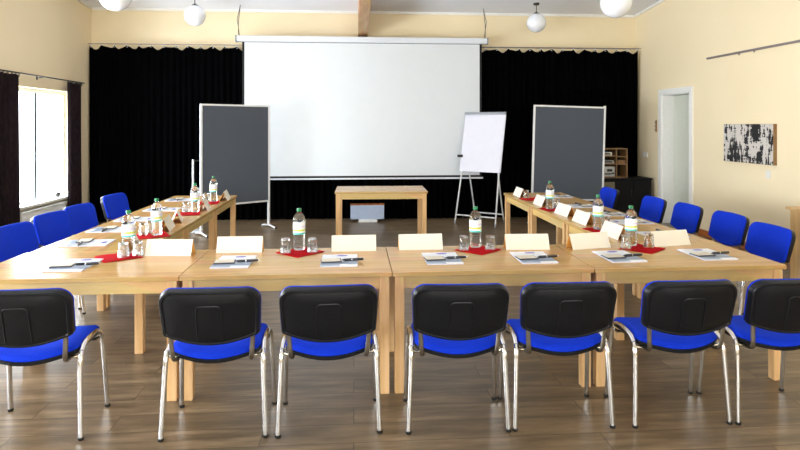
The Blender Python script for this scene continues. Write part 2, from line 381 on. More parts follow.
# ------------------------------------------------------------------ stage curtains
def curtain(name, x0, x1, y, z0, z1, label, npleat, amp, mat, cat, drop=.05, hooks=None, axis='x', group=None, hookmat='white_trim'):
    root = thing(name, label, cat, (0,0,0), 0, group)
    bm = B(); nx = npleat*10; nz = 14; grid = []
    W = x1-x0; ph = [random.uniform(-.5,.5) for _ in range(npleat+2)]
    for j in range(nz+1):
        t = j/nz; row = []
        for i in range(nx+1):
            s = i/nx; a = s*npleat; k = int(min(a, npleat-1)); 
            loc = ph[k]*(1-(a-k))+ph[k+1]*(a-k)
            off = amp*math.sin(2*PI*a+loc*1.5)*(.45+.55*t)+amp*.4*math.sin(2*PI*a*.37+loc+2*t)
            hk = hooks if hooks else npleat
            dz = drop*abs(math.sin(PI*s*hk))**.8*(1+.5*math.sin(7.3*s*hk/2))*(1 if j == 0 else max(0, 1-t*6))
            u = x0+s*W; z = z1-t*(z1-z0)-dz
            row.append(bm.verts.new((u, y+off, z) if axis == 'x' else (y+off, u, z)))
        grid.append(row)
    for j in range(nz):
        for i in range(nx): bm.faces.new((grid[j][i], grid[j][i+1], grid[j+1][i+1], grid[j+1][i]))
    bmesh.ops.solidify(bm, geom=bm.faces[:], thickness=.004)
    obj('cloth', bm, mat, root, True)
    if hooks:
        for h in range(hooks+1):
            u = x0+W*h/hooks; bm = B()
            u = min(max(u, x0+.02), x1-.02)
            a = amp*math.sin(2*PI*(h/hooks)*npleat)*.45
            p = (u, y, z1) if axis == 'x' else (y, u, z1)
            tube(bm, [(p[0]+.016*math.cos(q*PI/4)*(axis=='x'), p[1]+.016*math.cos(q*PI/4)*(axis!='x'), p[2]-.012+.022*math.sin(q*PI/4)) for q in range(9)], .004, 6, cap=False)
            obj('curtain_ring', bm, hookmat, root, True)
    return root
HZ = 2.95
curtain('stage_curtain', XL+.03, .24, 10.36, .012, HZ, 'long black stage curtain on the left half of the back wall, behind the left pinboard', 44, .028, 'velvet', 'curtain', .05, 23)
curtain('stage_curtain', .15, XR-.06, 10.285, .012, HZ, 'long black stage curtain on the right half of the back wall, behind the flipchart', 46, .028, 'velvet', 'curtain', .05, 25)
bm = B(); tube(bm, [(XL+.005, 10.36, HZ+.022), (XR-.005, 10.36, HZ+.022)], .006, 8); tube(bm, [(.0, 10.36, HZ+.022), (.15, 10.285, HZ+.022), (XR-.005, 10.285, HZ+.022)], .006, 8)
rl = obj('curtain_rail', bm, 'rail', None, True); tag(rl, 'thin metal rail holding the black stage curtains along the back wall', 'curtain rail')
for x in (-3.6, -2.2, .2, 2.7, 4.0):
    bm = B(); tube(bm, [(x, 10.36, HZ+.022), (x, 10.499, HZ+.03)], .005, 6); obj('rail_bracket', bm, 'rail', rl, True)
# window curtains
curtain('window_curtain', 7.56, 8.11, XL+.115, .33, 2.27, 'dark brown curtain at the near side of the bright left window', 5, .030, 'brown_curtain', 'curtain', .01, 6, 'y', 'brown window curtains', 'dark_metal')
curtain('window_curtain', 9.42, 9.90, XL+.115, .30, 2.27, 'dark brown curtain at the far side of the bright left window', 5, .030, 'brown_curtain', 'curtain', .01, 6, 'y', 'brown window curtains', 'dark_metal')
bm = B(); tube(bm, [(XL+.115, 7.5, 2.285), (XL+.115, 9.97, 2.285)], .010, 8); 
cr = obj('curtain_rod', bm, 'dark_metal', None, True); tag(cr, 'thin dark curtain rod above the bright left window', 'curtain rod')
for y in (7.52, 8.75, 9.94):
    bm = B(); tube(bm, [(XL+.115, y, 2.285), (XL+.001, y, 2.27)], .006, 6); box(bm, (XL+.004, y, 2.27), (.008,.03,.05)); obj('rod_bracket', bm, 'dark_metal', cr, True)
# radiator under the window
ra = thing('radiator', 'white panel radiator under the bright left window', 'radiator', (XL+.075, 8.78, .1))
bm = B(); box(bm, (0, 0, .185), (.07, 1.2, .33), .008)
for k in range(35): box(bm, (.037, -.57+k*.0335, .185), (.006, .012, .27))
obj('panel', bm, 'radiator', ra)
bm = B(); box(bm, (0,0,.358), (.09,1.22,.016), .004); obj('top_grille', bm, 'radiator', ra)
bm = B(); box(bm, (-.055, -.5, .2), (.04,.03,.1)); box(bm, (-.055, .5, .2), (.04,.03,.1)); obj('wall_bracket', bm, 'radiator', ra)
bm = B(); tube(bm, [(0,.57,.06),(0,.57,-.1)], .009, 8); obj('pipe', bm, 'radiator', ra, True)
# small things on the sill
bm = B(); lathe(bm, [(0,0),(.022,0),(.028,.02),(.03,.07),(.026,.072),(.0,.06)], 16)
o = obj('candle_jar', bm, 'dark_metal', None, True, (XL-.0, 9.36, .5355)); tag(o, 'small dark jar on the far end of the white window sill', 'jar')

# ------------------------------------------------------------------ projection screen
ps = thing('projection_screen', 'large white projection screen with black edges hanging in front of the black curtain', 'projection screen', (.168, 10.2, -.032)); ps.scale = (1.02,1,1.02)
bm = B(); box(bm, (0,0,3.03), (4.15,.11,.10), .02); cs = obj('screen_case', bm, 'screen_case', ps)
for s in (-1, 1):
    bm = B(); box(bm, (s*2.083,0,3.03), (.02,.12,.11), .006); obj('end_cap', bm, 'clamp', cs)
bm = B(); box(bm, (0,-.01,1.88), (3.90,.003,2.215)); obj('screen_fabric', bm, 'screen', ps)
bm = B()
for s in (-1,1): box(bm, (s*1.968,-.01,1.865), (.036,.004,2.26))
box(bm, (0,-.01,2.983), (3.90,.004,.02)); box(bm, (0,-.01,.756), (3.90,.004,.034)); obj('black_edge', bm, 'black_border', ps)
bm = B(); box(bm, (0,-.01,.726), (4.02,.03,.028), .008); obj('weight_bar', bm, 'screen_case', ps)
for s in (-1,1):
    bm = B(); tube(bm, [(s*2.05,0,3.08),(s*2.05,.0,3.3),(s*2.02,.01,(ceil_z(10.2)+.032)/1.02)], .006, 6); tube(bm, [(s*2.03,0,3.08),(s*2.07,.0,3.35),(s*2.02,.01,(ceil_z(10.2)+.032)/1.02)], .005, 6); obj('hanging_cord', bm, 'cord', ps, True)

# ------------------------------------------------------------------ tables
def make_table(label, L=1.238, W=.755, name='wooden_table', cat='table', group='pale wooden seminar tables'):
    t = thing(name, label, cat, (0,0,0), 0, group)
    bm = B(); box(bm, (0,0,.716), (L-.004,W-.004,.028), .003); obj('tabletop', bm, 'table_top', t)
    ins = .016; lg = .058
    lx, ly = L/2-ins-lg/2, W/2-ins-lg/2
    for sx in (-1,1):
        for sy in (-1,1):
            bm = B(); box(bm, (0,0,.351), (lg,lg,.702), .005); obj('leg', bm, 'table_leg', t, loc=(sx*lx, sy*ly, 0))
    for sy in (-1,1):
        bm = B(); box(bm, (0,sy*(ly+.008),.664), (2*lx-lg,.022,.075), .002); obj('apron', bm, 'apron', t)
    for sx in (-1,1):
        bm = B(); box(bm, (0,0,0), (2*ly-lg,.022,.075), .002); o = obj('apron', bm, 'apron', t, loc=(sx*(lx+.008),0,.664)); o.rotation_euler = (0,0,PI/2)
    return t
tabF = Proto(lambda l: make_table(l))
FY = 3.9375
for x, l in ((-1.629,'pale wooden table at the left end of the front row, bright with window glare'),
             (-.391,'pale wooden table in front row, second from the left, bearing bottle between two name cards'),
             (.847,'wooden table in front row, right of the centre joint, with bottle and two glasses'),
             (2.087,'wooden table at the right end of the front row, next to the blue chairs')):
    tabF.put((x, FY, 0), 0, l)
tabF.put((.372, 8.33, 0), R(-1.0), 'lone wooden table standing in front of the projection screen').__setitem__('group', 'lone table by the screen')
del tabF.o['group']; 
tabS = Proto(lambda l: make_table(l, 1.118, .77))
for i, (w, xl) in enumerate((('left', -1.845), ('right', 2.325))):
    ys = [4.318+.561+k*1.122 for k in range(3)]
    nm = ('nearest table of the %s arm of the U, touching the front row', 'middle table of the %s arm of the U', 'farthest table of the %s arm of the U, ending near the pinboard')
    for k, y in enumerate(ys): tabS.put((xl, y, 0), PI/2, 'wooden '+nm[k] % w)

# ------------------------------------------------------------------ chairs
def arc(cx, cy, r, a0, a1, n): return [(cx+r*math.cos(R(a0+(a1-a0)*i/n)), cy+r*math.sin(R(a0+(a1-a0)*i/n))) for i in range(n+1)]
def back_outline(g=0):
    hw, top, bot = .249+g, .138+g, -.118-g
    r = .075; r2 = .016; pts = []
    n = 10
    pts += arc(hw-r, top-r, r, 0, 90, 8)
    pts += [(hw-r-(2*(hw-r))*i/n, top+.006*math.sin(PI*i/n)) for i in range(1, n)]
    pts += arc(-hw+r, top-r, r, 90, 180, 8)
    pts += arc(-hw+.008+r2, bot+r2, r2, 180, 262, 5)
    a, b_ = -hw+.008+r2, hw-.008-r2
    for i in range(1, 16):
        s = i/16; x = a+(b_-a)*s; pts.append((x, bot-.040*math.sin(PI*s)**.9))
    pts += arc(hw-.008-r2, bot+r2, r2, 278, 360, 5)
    return pts
ANG = R(15)
def backfn(u, v, d):   # local backrest frame: leans back, sides wrap forward; +d goes towards the sitter's back (rearward)
    y0 = .030*(u/.25)**2 - d; 
    return (u, -.272 - v*math.sin(ANG) + y0*math.cos(ANG), .656 + v*math.cos(ANG) + y0*math.sin(ANG))
def seat_outline():
    hw = .228; pts = []
    pts += arc(hw-.07, .215-.07, .07, 0, 90, 6)
    pts += [(hw-.07-(2*(hw-.07))*i/8, .215+.008*math.sin(PI*i/8)) for i in range(1, 8)]
    pts += arc(-hw+.07, .215-.07, .07, 90, 180, 6)
    pts += arc(-hw+.06, -.15+.04, .06, 180, 245, 5)
    for i in range(1, 12):
        s = i/12; a = -hw+.035; pts.append((a+(-2*a)*s, -.165-.045*math.sin(PI*s)**.8))
    pts += arc(hw-.06, -.15+.04, .06, 295, 360, 5)
    return pts
def seatfn(u, v, d):
    z = .452 + d - .022*(max(0, -v-.02)/.19)**1.5*(1-(u/.24)**2) - .012*(1-(u/.23)**2) - .02*(max(0, v-.12)/.1)**2
    return (u, v, z)
def make_chair(label):
    t = thing('conference_chair', label, 'chair', (0,0,0), 0, 'blue conference chairs')
    bm = B(); ringloft(bm, seat_outline(), [(0,-.030),(.9,-.030),(1.0,-.022),(1.012,-.008),(1.012,-.003)], seatfn)
    bm2 = bm; n = len(seat_outline())
    top = [v for v in bm.verts][-n:]; bm.faces.new(top); st = obj('seat_shell', bm, 'shell', t, True)
    bm = B(); ringloft(bm, seat_outline(), [(0,-.004),(.98,-.006),(.999,0),(.985,.016),(.93,.028),(.7,.034),(.35,.034),(0,.034)], seatfn); obj('seat', bm, 'blue', t, True)
    bk = back_outline()
    bm = B(); ringloft(bm, bk, [(0,.018),(.45,.018),(.84,.0175),(.872,.0145),(.905,.0145),(.93,.0195),(.975,.018),(.998,.009),(1.0,-.016),(0,-.016)], backfn); bsh = obj('backrest_shell', bm, 'shell', t, True)
    bm = B(); ringloft(bm, back_outline(.0), [(0,-.0155),(.998,-.0155),(1.004,-.020),(.996,-.028),(.95,-.037),(.85,-.041),(.4,-.041),(0,-.041)], backfn); obj('backrest', bm, 'blue', t, True)
    # inverted-U rib moulded into the shell
    bm = B(); p = [(-.062,-.125),(-.06,.045),(-.052,.058),(-.04,.063),(.04,.063),(.052,.058),(.06,.045),(.062,-.125)]
    tube(bm, [backfn(u, v, .0185) for u, v in p], .0035, 6); obj('moulded_rib', bm, 'shell', bsh, True)
    path = [(.262,-.185,.012),(.252,-.168,.25),(.247,-.155,.39),(.2445,-.135,.436),(.243,-.09,.462),(.243,.0,.474),(.243,.075,.470),(.244,.115,.452),(.247,.138,.412),(.252,.155,.27),(.260,.185,.012)]
    for s in (-1,1):
        pp = [(s*x, y, z) for x, y, z in path]
        for seg_, nm in ((pp[0:4],'leg'),(pp[7:11],'leg')):
            bm = B(); tube(bm, smooth_path(seg_, 4), .0125, 10, .85); lg = obj(nm, bm, 'chrome', t, True)
            f = seg_[0] if seg_[0][2] < .1 else seg_[-1]
            bm = B(); lathe(bm, [(0,0),(.013,0),(.0148,.003),(.0148,.014),(0,.014)], 12, (f[0], f[1], 0)); obj('foot_glide', bm, 'glide', lg, True)
        bm = B(); tube(bm, smooth_path(pp[3:8], 4), .0125, 10, .85); obj('seat_rail', bm, 'chrome', t, True)
        bm = B(); tube(bm, smooth_path([(s*.19,-.06,.405),(s*.19,-.155,.404),(s*.192,-.198,.415),(s*.197,-.212,.45),(s*.201,-.217,.50),(s*.203,-.222,.54),backfn(s*.203,-.07,-.004)], 4), .0125, 8, .6); obj('back_bracket', bm, 'bracket', t, True)
    for y, z in ((-.13,.406),(.11,.41)):
        bm = B(); tube(bm, [(-.245,y,z+.012),(-.225,y,z),(.225,y,z),(.245,y,z+.012)], .009, 8); obj('cross_bar', bm, 'chrome', t, True)
    return t
chair = Proto(make_chair)
for x, y, r_, l in ((-1.655,3.35,2,'blue and black conference chair seen from behind, cut by the left edge of the photo'),
        (-.715,3.315,0,'blue and black conference chair seen from behind, second from left in the front row'),
        (-.13,3.31,1,'blue and black conference chair seen from behind, just left of the centre table joint'),
        (.553,3.285,-2,'blue and black conference chair seen from behind, just right of the centre table joint'),
        (1.11,3.275,-1,'blue and black conference chair seen from behind, fifth from left in the front row'),
        (1.75,3.262,0,'blue and black conference chair seen from behind, second from right in the front row'),
        (2.318,3.255,0,'blue and black conference chair seen from behind, cut by the right edge of the photo')):
    chair.put((x, y, 0), R(r_), l)
for x, y, r_, l in ((-2.53,4.42,-4,'blue conference chair on the left side, nearest the camera, mostly outside the left edge'),
        (-2.50,5.06,-6,'blue conference chair on the left side, second from the camera, before the near brown curtain'),
        (-2.53,5.72,-8,'blue conference chair on the left side below the middle of the bright window'),
        (-2.53,6.29,-8,'blue conference chair on the left side below the far end of the window sill'),
        (-2.55,7.24,-8,'blue conference chair on the left side, farthest from the camera, before the black curtain')):
    chair.put((x, y, 0), -PI/2+R(r_), l)
for x, y, r_, l in ((3.10,4.60,-1,'blue conference chair on the right side, nearest the camera, beside the wooden stand'),
        (3.19,5.27,-1,'blue conference chair on the right side, second from the camera, before the cream wall'),
        (3.15,5.90,-2,'blue conference chair on the right side, third from the camera, just right of the door'),
        (3.10,6.50,-2,'blue conference chair on the right side, in front of the door recess'),
        (3.02,7.50,-2,'blue conference chair on the right side, farthest from the camera, before the black cabinet')):
    chair.put((x, y, 0), PI/2+R(r_), l)

# ------------------------------------------------------------------ table ware
TT = .7303
def make_napkin(label):
    t = None; bm = B()
    q = .12; n = 10; g = {}
    for layer, (s, z) in enumerate(((1,.0005),(.985,.003),(.96,.0055))):
        rows = []
        for j in range(n+1):
            rows.append([bm.verts.new(((-q+2*q*i/n)*s+(.002*layer), (-q+2*q*j/n)*s-(.002*layer), z+(.0012 if layer else 0)*(1+math.sin(i*1.3+j*.9+layer))+(.010*max(0,(i+j-2*n+3)/3) if layer == 2 else 0))) for i in range(n+1)])
        for j in range(n):
            for i in range(n): bm.faces.new((rows[j][i], rows[j][i+1], rows[j+1][i+1], rows[j+1][i]))
    bmesh.ops.solidify(bm, geom=bm.faces[:], thickness=-.0006)
    return tag(obj('paper_napkin', bm, 'napkin', None, True), label, 'napkin', 'red napkins')
nap = Proto(make_napkin)
def make_bottle(label):
    t = thing('water_bottle', label, 'bottle', (0,0,0), 0, 'plastic water bottles')
    prof = [(0,.012),(.020,.006),(.030,.0),(.038,.003),(.0425,.014),(.043,.03)]
    for k in range(5): z = .035+k*.016; prof += [(.043,z),(.0405,z+.005),(.0405,z+.008),(.043,z+.013)]
    prof += [(.0425,.116),(.0425,.205),(.0435,.212),(.043,.225),(.039,.243),(.030,.259),(.019,.270),(.0135,.275),(.0135,.281),(.0,.281)]
    bm = B(); lathe(bm, prof, 28); obj('bottle_body', bm, 'bottle', t, True)
    bm = B(); lathe(bm, [(0,.281),(.0155,.281),(.0165,.284),(.0165,.300),(.0145,.303),(0,.303)], 20); obj('cap', bm, 'cap', t, True)
    bm = B(); lathe(bm, [(.0433,.117),(.0437,.117),(.0437,.204),(.0433,.204),(.0433,.117)], 32); obj('label', bm, 'label', t, True)
    bm = B()   # dark emblem printed above the label
    vs = []
    pts = [(-.5,.208),(-.2,.206),(.15,.209),(.4,.216),(.55,.228),(.2,.226),(.05,.234),(-.15,.224),(-.45,.220)]
    def rad(z): return .0442 if z < .225 else .0442-(z-.225)*.24
    f = [bm.verts.new((rad(z)*math.sin(a), -rad(z)*math.cos(a), z)) for a, z in pts]
    c = bm.verts.new((0, -rad(.218)-.0005, .218))
    for i in range(len(f)): bm.faces.new((f[i], f[(i+1)%len(f)], c))
    obj('emblem', bm, 'pen', t)
    return t
def make_bottle_s(label):
    o = make_bottle(label); o.scale = (.97,.97,.95); return o
bot = Proto(make_bottle_s)
def make_glass(label):
    bm = B(); lathe(bm, [(.0355,.0),(.0365,.0),(.0368,.002),(.0335,.05),(.030,.092),(.028,.095),(0,.095)][0:7], 24)
    # inner wall of the upturned tumbler
    lathe(bm, [(.0355,.0),(.0345,.002),(.0315,.05),(.0285,.082),(.0,.083)], 24)
    bmesh.ops.remove_doubles(bm, verts=bm.verts, dist=.0002)
    return tag(obj('drinking_glass', bm, 'glass', None, True), label, 'glass', 'upturned tumblers')
gls = Proto(make_glass)
def make_card(label):
    L, h, d = .31, .104, .048; t = thing('name_card', label, 'name card', (0,0,0), 0, 'folded blank name cards')
    th = .0011
    bm = B(); 
    o = [(-d,0),(0,h),(d,0)]; ii = [(-d+2*th,0),(0,h-2.2*th),(d-2*th,0)]
    A = [[bm.verts.new((x, y, z)) for y, z in o] for x in (-L/2, L/2)]
    I = [[bm.verts.new((x, y*.985, z-.0006 if z > 0 else z)) for y, z in o] for x in (-L/2, L/2)]
    for k in (0,1): bm.faces.new((A[0][k], A[1][k], A[1][k+1], A[0][k+1])); bm.faces.new((I[0][k], I[0][k+1], I[1][k+1], I[1][k]))
    for e in (0,1):
        for k in (0,1): bm.faces.new((A[e][k], A[e][k+1], I[e][k+1], I[e][k]))
    for k in (0,2): bm.faces.new((A[0][k], A[1][k], I[1][k], I[0][k]))
    obj('card_outside', bm, 'card', t)
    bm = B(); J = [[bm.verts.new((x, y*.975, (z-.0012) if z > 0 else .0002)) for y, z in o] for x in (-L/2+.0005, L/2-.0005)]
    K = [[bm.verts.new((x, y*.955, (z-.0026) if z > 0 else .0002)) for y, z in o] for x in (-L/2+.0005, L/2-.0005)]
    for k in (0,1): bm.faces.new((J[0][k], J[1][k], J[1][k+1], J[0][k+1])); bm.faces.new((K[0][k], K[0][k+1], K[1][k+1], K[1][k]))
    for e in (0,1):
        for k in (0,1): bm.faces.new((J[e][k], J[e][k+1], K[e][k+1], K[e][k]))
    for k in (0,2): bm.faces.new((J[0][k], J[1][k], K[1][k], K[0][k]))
    q = obj('card_inside', bm, 'card_bounce', t); q['label'] = 'inner side of the folded card, coloured amber for warm bounce light'
    return t
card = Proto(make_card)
def make_booklet(label):
    t = thing('booklet', label, 'booklet', (0,0,0), 0, 'pale blue booklets at each seat')
    bm = B(); box(bm, (0,0,.0035), (.226,.326,.005), .0008); obj('pages', bm, 'paper', t)
    bm = B(); box(bm, (0,0,.0066), (.23,.33,.0012)); obj('cover', bm, 'booklet', t)
    bm = B(); box(bm, (0,0,.0005), (.23,.33,.0010)); obj('back_cover', bm, 'paper', t)
    bm = B(); vs = [bm.verts.new((.015+.036*math.cos(2*PI*k/20)*(1.0), .125+.019*math.sin(2*PI*k/20), .0074)) for k in range(20)]
    bm.faces.new(vs); r = bmesh.ops.extrude_face_region(bm, geom=bm.faces[:]); bmesh.ops.translate(bm, vec=(0,0,.0003), verts=[v for v in r['geom'] if isinstance(v, bmesh.types.BMVert)])
    obj('printed_logo', bm, 'logo', t)
    return t
bkl = Proto(make_booklet)
def make_pad(label):
    t = thing('notepad', label, 'notepad', (0,0,0), 0, 'small beige notepads')
    bm = B(); box(bm, (0,0,.004), (.128,.096,.007), .001); obj('cover', bm, 'pad_edge', t)
    bm = B(); box(bm, (-.002,.003,.0082), (.118,.084,.0014)); obj('sheet', bm, 'pad', t)
    return t
pad = Proto(make_pad)
def make_pen(label):
    t = thing('ballpoint_pen', label, 'pen', (0,0,0), 0, 'black ballpoint pens')
    bm = B(); tube(bm, [(-.074,0,.0085),(-.068,0,.0085),(-.055,0,.0085),(.06,0,.0085),(.066,0,.0085)], [.0014,.004,.0085,.0085,.0065], 12); obj('barrel', bm, 'pen', t, True)
    bm = B(); tube(bm, [(.066,0,.0085),(.078,0,.0085)], .0032, 8); obj('push_button', bm, 'chrome', t, True)
    bm = B(); tube(bm, [(-.012,0,.0085),(-.006,0,.0085)], .0090, 12); obj('ring', bm, 'chrome', t, True)
    bm = B(); box(bm, (.042,0,.0185), (.045,.004,.0012)); box(bm, (.062,0,.017), (.004,.004,.0035)); obj('clip', bm, 'chrome', t)
    return t
pen = Proto(make_pen)
def seatset(x, y, rz, where, dx=0, jig=0):
    bkl.put((x, y, TT), rz+R(jig), 'pale blue booklet %s' % where)
    m_ = Matrix.Rotation(rz+R(jig), 3, 'Z')
    p = m_ @ Vector((-.052+dx, -.035, 0)); pad.put((x+p.x, y+p.y, TT+.0073), rz+R(jig+6), 'small beige notepad on the booklet %s' % where)
    p = m_ @ Vector((.088+dx*.3, -.025+.01*math.sin(x*9), 0)); pen.put((x+p.x, y+p.y, TT+.0073), rz+R(8+jig), 'black pen on the booklet %s' % where)
for x, y, w, j in ((-1.735,3.885,'at the front left corner, near the red napkin',-1),(-.76,3.90,'in front row before the second name card from left',-1),(-.092,3.885,'in front row just left of the centre table joint',0),
                   (.575,3.895,'in front row just right of the centre table joint',0),(1.177,3.875,'in front row left of the right table joint',0),
                   (1.755,3.865,'on the right end table, left of its red napkin',1),(2.375,3.88,'on the right end table, beside the blue chairs',1)):
    seatset(x, y, 0, w, 0, j)
for k, (x, y) in enumerate(((-1.97,4.61),(-2.02,5.19),(-2.02,5.75),(-1.98,6.40),(-2.02,7.22))):
    seatset(x, y, -PI/2, 'on left arm, %s' % ('nearest the front row','second from front row','third from front row','fourth from front row','farthest from front row')[k], 0, (3,-2,2,-3,4)[k])
for k, (x, y) in enumerate(((2.46,4.62),(2.49,5.25),(2.49,5.73),(2.44,6.33),(2.50,7.22))):
    seatset(x, y, PI/2, 'on right arm, %s' % ('nearest the front row','second from front row','third from front row','fourth from front row','farthest from front row')[k], 0, (-3,2,-2,3,-4)[k])

NZ = TT+.0078
sets = [  # napkin centre, rot, bottle, glasses, place
 ((-.37,4.165), 45, (-.38,4.225), [(-.465,4.135),(-.283,4.145)], 'on the front row left of the centre joint'),
 ((.865,4.15), 43, (.862,4.215), [(.765,4.14),(.952,4.14)], 'on the front row right of the centre joint'),
 ((-1.555,4.105), 36, (-1.53,4.215), [(-1.515,4.085),(-1.437,4.125)], 'at the front left corner'),
 ((2.03,4.10), 40, (1.995,4.19), [(1.915,4.10),(2.095,4.125)], 'on the right end table'),
 ((-1.60,4.89), 30, (-1.555,4.88), [(-1.665,4.90),(-1.64,4.99)], 'on the near part of the left arm'),
 ((-1.64,6.07), 12, (-1.59,6.16), [(-1.68,6.17)], 'in the middle of the left arm'),
 ((-1.64,6.90), 6, (-1.60,7.0), [(-1.69,7.02)], 'at the far end of the left arm'),
 ((2.06,4.86), 12, (2.034,4.87), [(2.125,4.93)], 'on the near part of the right arm'),
 ((2.07,6.10), 12, (2.036,6.11), [(2.13,6.17)], 'in the middle of the right arm'),
 ((2.10,6.97), 8, None, [(2.06,7.05)], 'at the far end of the right arm')]
for (nx, ny), r_, b_, gl, w in sets:
    nap.put((nx, ny, TT), R(r_), 'red paper napkin '+w)
    if b_: bot.put((b_[0], b_[1], NZ+.0004), R(random.uniform(-15,15)+10), 'green-capped water bottle '+w)
    for i, (gx, gy) in enumerate(gl):
        side = '' if len(gl) == 1 else ('left ', 'right ')[i]
        gls.put((gx, gy, NZ+.0004), 0, side+'upturned glass tumbler '+w if b_ else 'single upturned glass tumbler on the red napkin '+w)
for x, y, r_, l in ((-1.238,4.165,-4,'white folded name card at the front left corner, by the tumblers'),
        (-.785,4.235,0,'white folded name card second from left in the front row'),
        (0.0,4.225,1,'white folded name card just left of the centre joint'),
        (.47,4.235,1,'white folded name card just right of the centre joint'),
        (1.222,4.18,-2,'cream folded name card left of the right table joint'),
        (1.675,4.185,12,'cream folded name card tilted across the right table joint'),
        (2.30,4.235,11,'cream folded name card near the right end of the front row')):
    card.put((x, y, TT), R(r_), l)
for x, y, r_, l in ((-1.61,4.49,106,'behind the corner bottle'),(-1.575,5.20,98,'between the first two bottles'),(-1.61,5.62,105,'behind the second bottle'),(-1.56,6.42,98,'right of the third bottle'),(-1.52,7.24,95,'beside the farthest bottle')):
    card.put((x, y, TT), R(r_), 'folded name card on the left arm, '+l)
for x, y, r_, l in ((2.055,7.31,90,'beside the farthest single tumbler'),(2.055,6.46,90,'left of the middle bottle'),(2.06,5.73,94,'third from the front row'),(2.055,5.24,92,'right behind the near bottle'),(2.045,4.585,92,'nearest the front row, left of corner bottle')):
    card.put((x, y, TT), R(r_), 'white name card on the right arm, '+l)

# ------------------------------------------------------------------ pinboards
def pinboard(label, p0, p1, roll, felt, zt=1.93, zb=.40, foot=.28):
    d = Vector((p1[0]-p0[0], p1[1]-p0[1])); W = d.length; a = math.atan2(d.y, d.x)
    t = thing('pinboard', label, 'pinboard', ((p0[0]+p1[0])/2, (p0[1]+p1[1])/2, 0), a, 'grey mobile pinboards')
    rr = Matrix.Rotation(roll, 3, 'Y')
    bm = B(); box(bm, (0,0,(zt+zb)/2), (W-.05,.018,zt-zb-.04)); bmesh.ops.rotate(bm, cent=(0,0,0), matrix=rr, verts=bm.verts); obj('felt_panel', bm, felt, t)
    bm = B(); w = .026
    bm.free()
    for zz in (zt-w/2, zb+w/2):
        bm = B(); box(bm, (0,0,zz), (W,.03,w)); bmesh.ops.rotate(bm, cent=(0,0,0), matrix=rr, verts=bm.verts); obj('frame_rail', bm, 'alu', t)
    for s in (-1,1):
        bm = B(); box(bm, (s*(W/2-.014),0,(zt+.03)/2), (.030,.034,zt-.03), .003); bmesh.ops.rotate(bm, cent=(s*W/2,0,0.02), matrix=rr, verts=bm.verts)
        ps_ = obj('post', bm, 'alu', t)
        bm = B(); tube(bm, smooth_path([(s*(W/2-.014),-foot,.013),(s*(W/2-.014),-foot*.5,.028),(s*(W/2-.014),0,.04),(s*(W/2-.014),foot*.5,.028),(s*(W/2-.014),foot,.013)],3), .013, 8); obj('foot', bm, 'alu', ps_, True)
        for e in (-1,1):
            bm = B(); lathe(bm, [(0,0),(.016,0),(.018,.006),(.015,.026),(0,.028)], 10, (s*(W/2-.014), e*foot, 0)); obj('foot_cap', bm, 'glide', ps_, True)
    return t
pinboard('grey pinboard on white posts standing at left before the black curtain', (-2.23,8.93), (-1.33,9.62), 0, 'pin_felt', 1.925, .41, .22)
pinboard('grey pinboard on white posts standing at right, beside the flipchart', (2.83,9.45), (4.02,9.45), R(1.6), 'pin_felt', 1.925, .40, .22)
# thin pole stand left of the left pinboard
st = thing('pole_stand', 'thin white pole stand with a short dark arm left of the left pinboard', 'stand', (-2.44, 9.35, 0))
bm = B(); tube(bm, [(0,0,.02),(0,0,1.09)], .016, 10); obj('pole', bm, 'alu', st, True)
bm = B(); lathe(bm, [(0,0),(.15,0),(.15,.012),(.03,.022),(.0,.022)], 24); obj('base', bm, 'alu', st, True)
bm = B(); tube(bm, [(0,0,1.07),(.11,0,1.07)], .009, 8); obj('arm', bm, 'dark_metal', st, True)

# ------------------------------------------------------------------ flipchart
fc = thing('flipchart', 'white flipchart easel with blank paper standing right of the projection screen', 'flipchart', (1.94, 9.55, 0), R(-38))
# local: x across, +y away from the viewer
lean = lambda x, z, o=0: (x, (.0+.44*(z/1.85)) + o, z)
for s in (-1,1):
    bm = B(); tube(bm, [lean(s*.36,.015), lean(s*.33,1.0), lean(s*.33,1.78)], .013, 8)
    lg = obj('leg', bm, 'alu', fc, True)
    bm = B(); tube(bm, [lean(s*.36,.0), lean(s*.359,.045)], .017, 8); obj('rubber_foot', bm, 'clamp', lg, True)
    bm = B(); tube(bm, [(s*.26,.56,.012), (s*.26,.42,.5), (s*.27,.24,1.15)], .012, 8); lg = obj('leg', bm, 'alu', fc, True)
    bm = B(); tube(bm, [(s*.26,.565,.0), (s*.26,.55,.045)], .016, 8); obj('rubber_foot', bm, 'clamp', lg, True)
bm = B(); tube(bm, [lean(-.355,.14), lean(.355,.14)], .012, 8); obj('cross_bar', bm, 'alu', fc, True)
bm = B(); tube(bm, [(-.26,.527,.13), (.26,.527,.13)], .012, 8); obj('cross_bar', bm, 'alu', fc, True)
tl = Matrix.Rotation(-math.atan(.44/1.85), 3, 'X')
bm = B(); box(bm, (0,0,0), (.74,.018,.99), .003, rot=tl); o = obj('board', bm, 'paper', fc, loc=(0, .44*(1.33/1.85)-.020, 1.33))
bm = B(); box(bm, (0,0,0), (.71,.008,.93), .001, rot=tl); o = obj('paper_pad', bm, 'paper', fc, loc=(0, .44*(1.30/1.85)-.034, 1.30))
bm = B(); box(bm, (0,0,0), (.75,.034,.05), .006, rot=tl); o = obj('paper_clamp', bm, 'clamp', fc, loc=(0, .44*(1.80/1.85)-.034, 1.805))
bm = B(); tube(bm, [(-.33,.20,1.10),(-.41,.20,1.10)], .022, 10); obj('clamp_knob', bm, 'glide', fc, True)

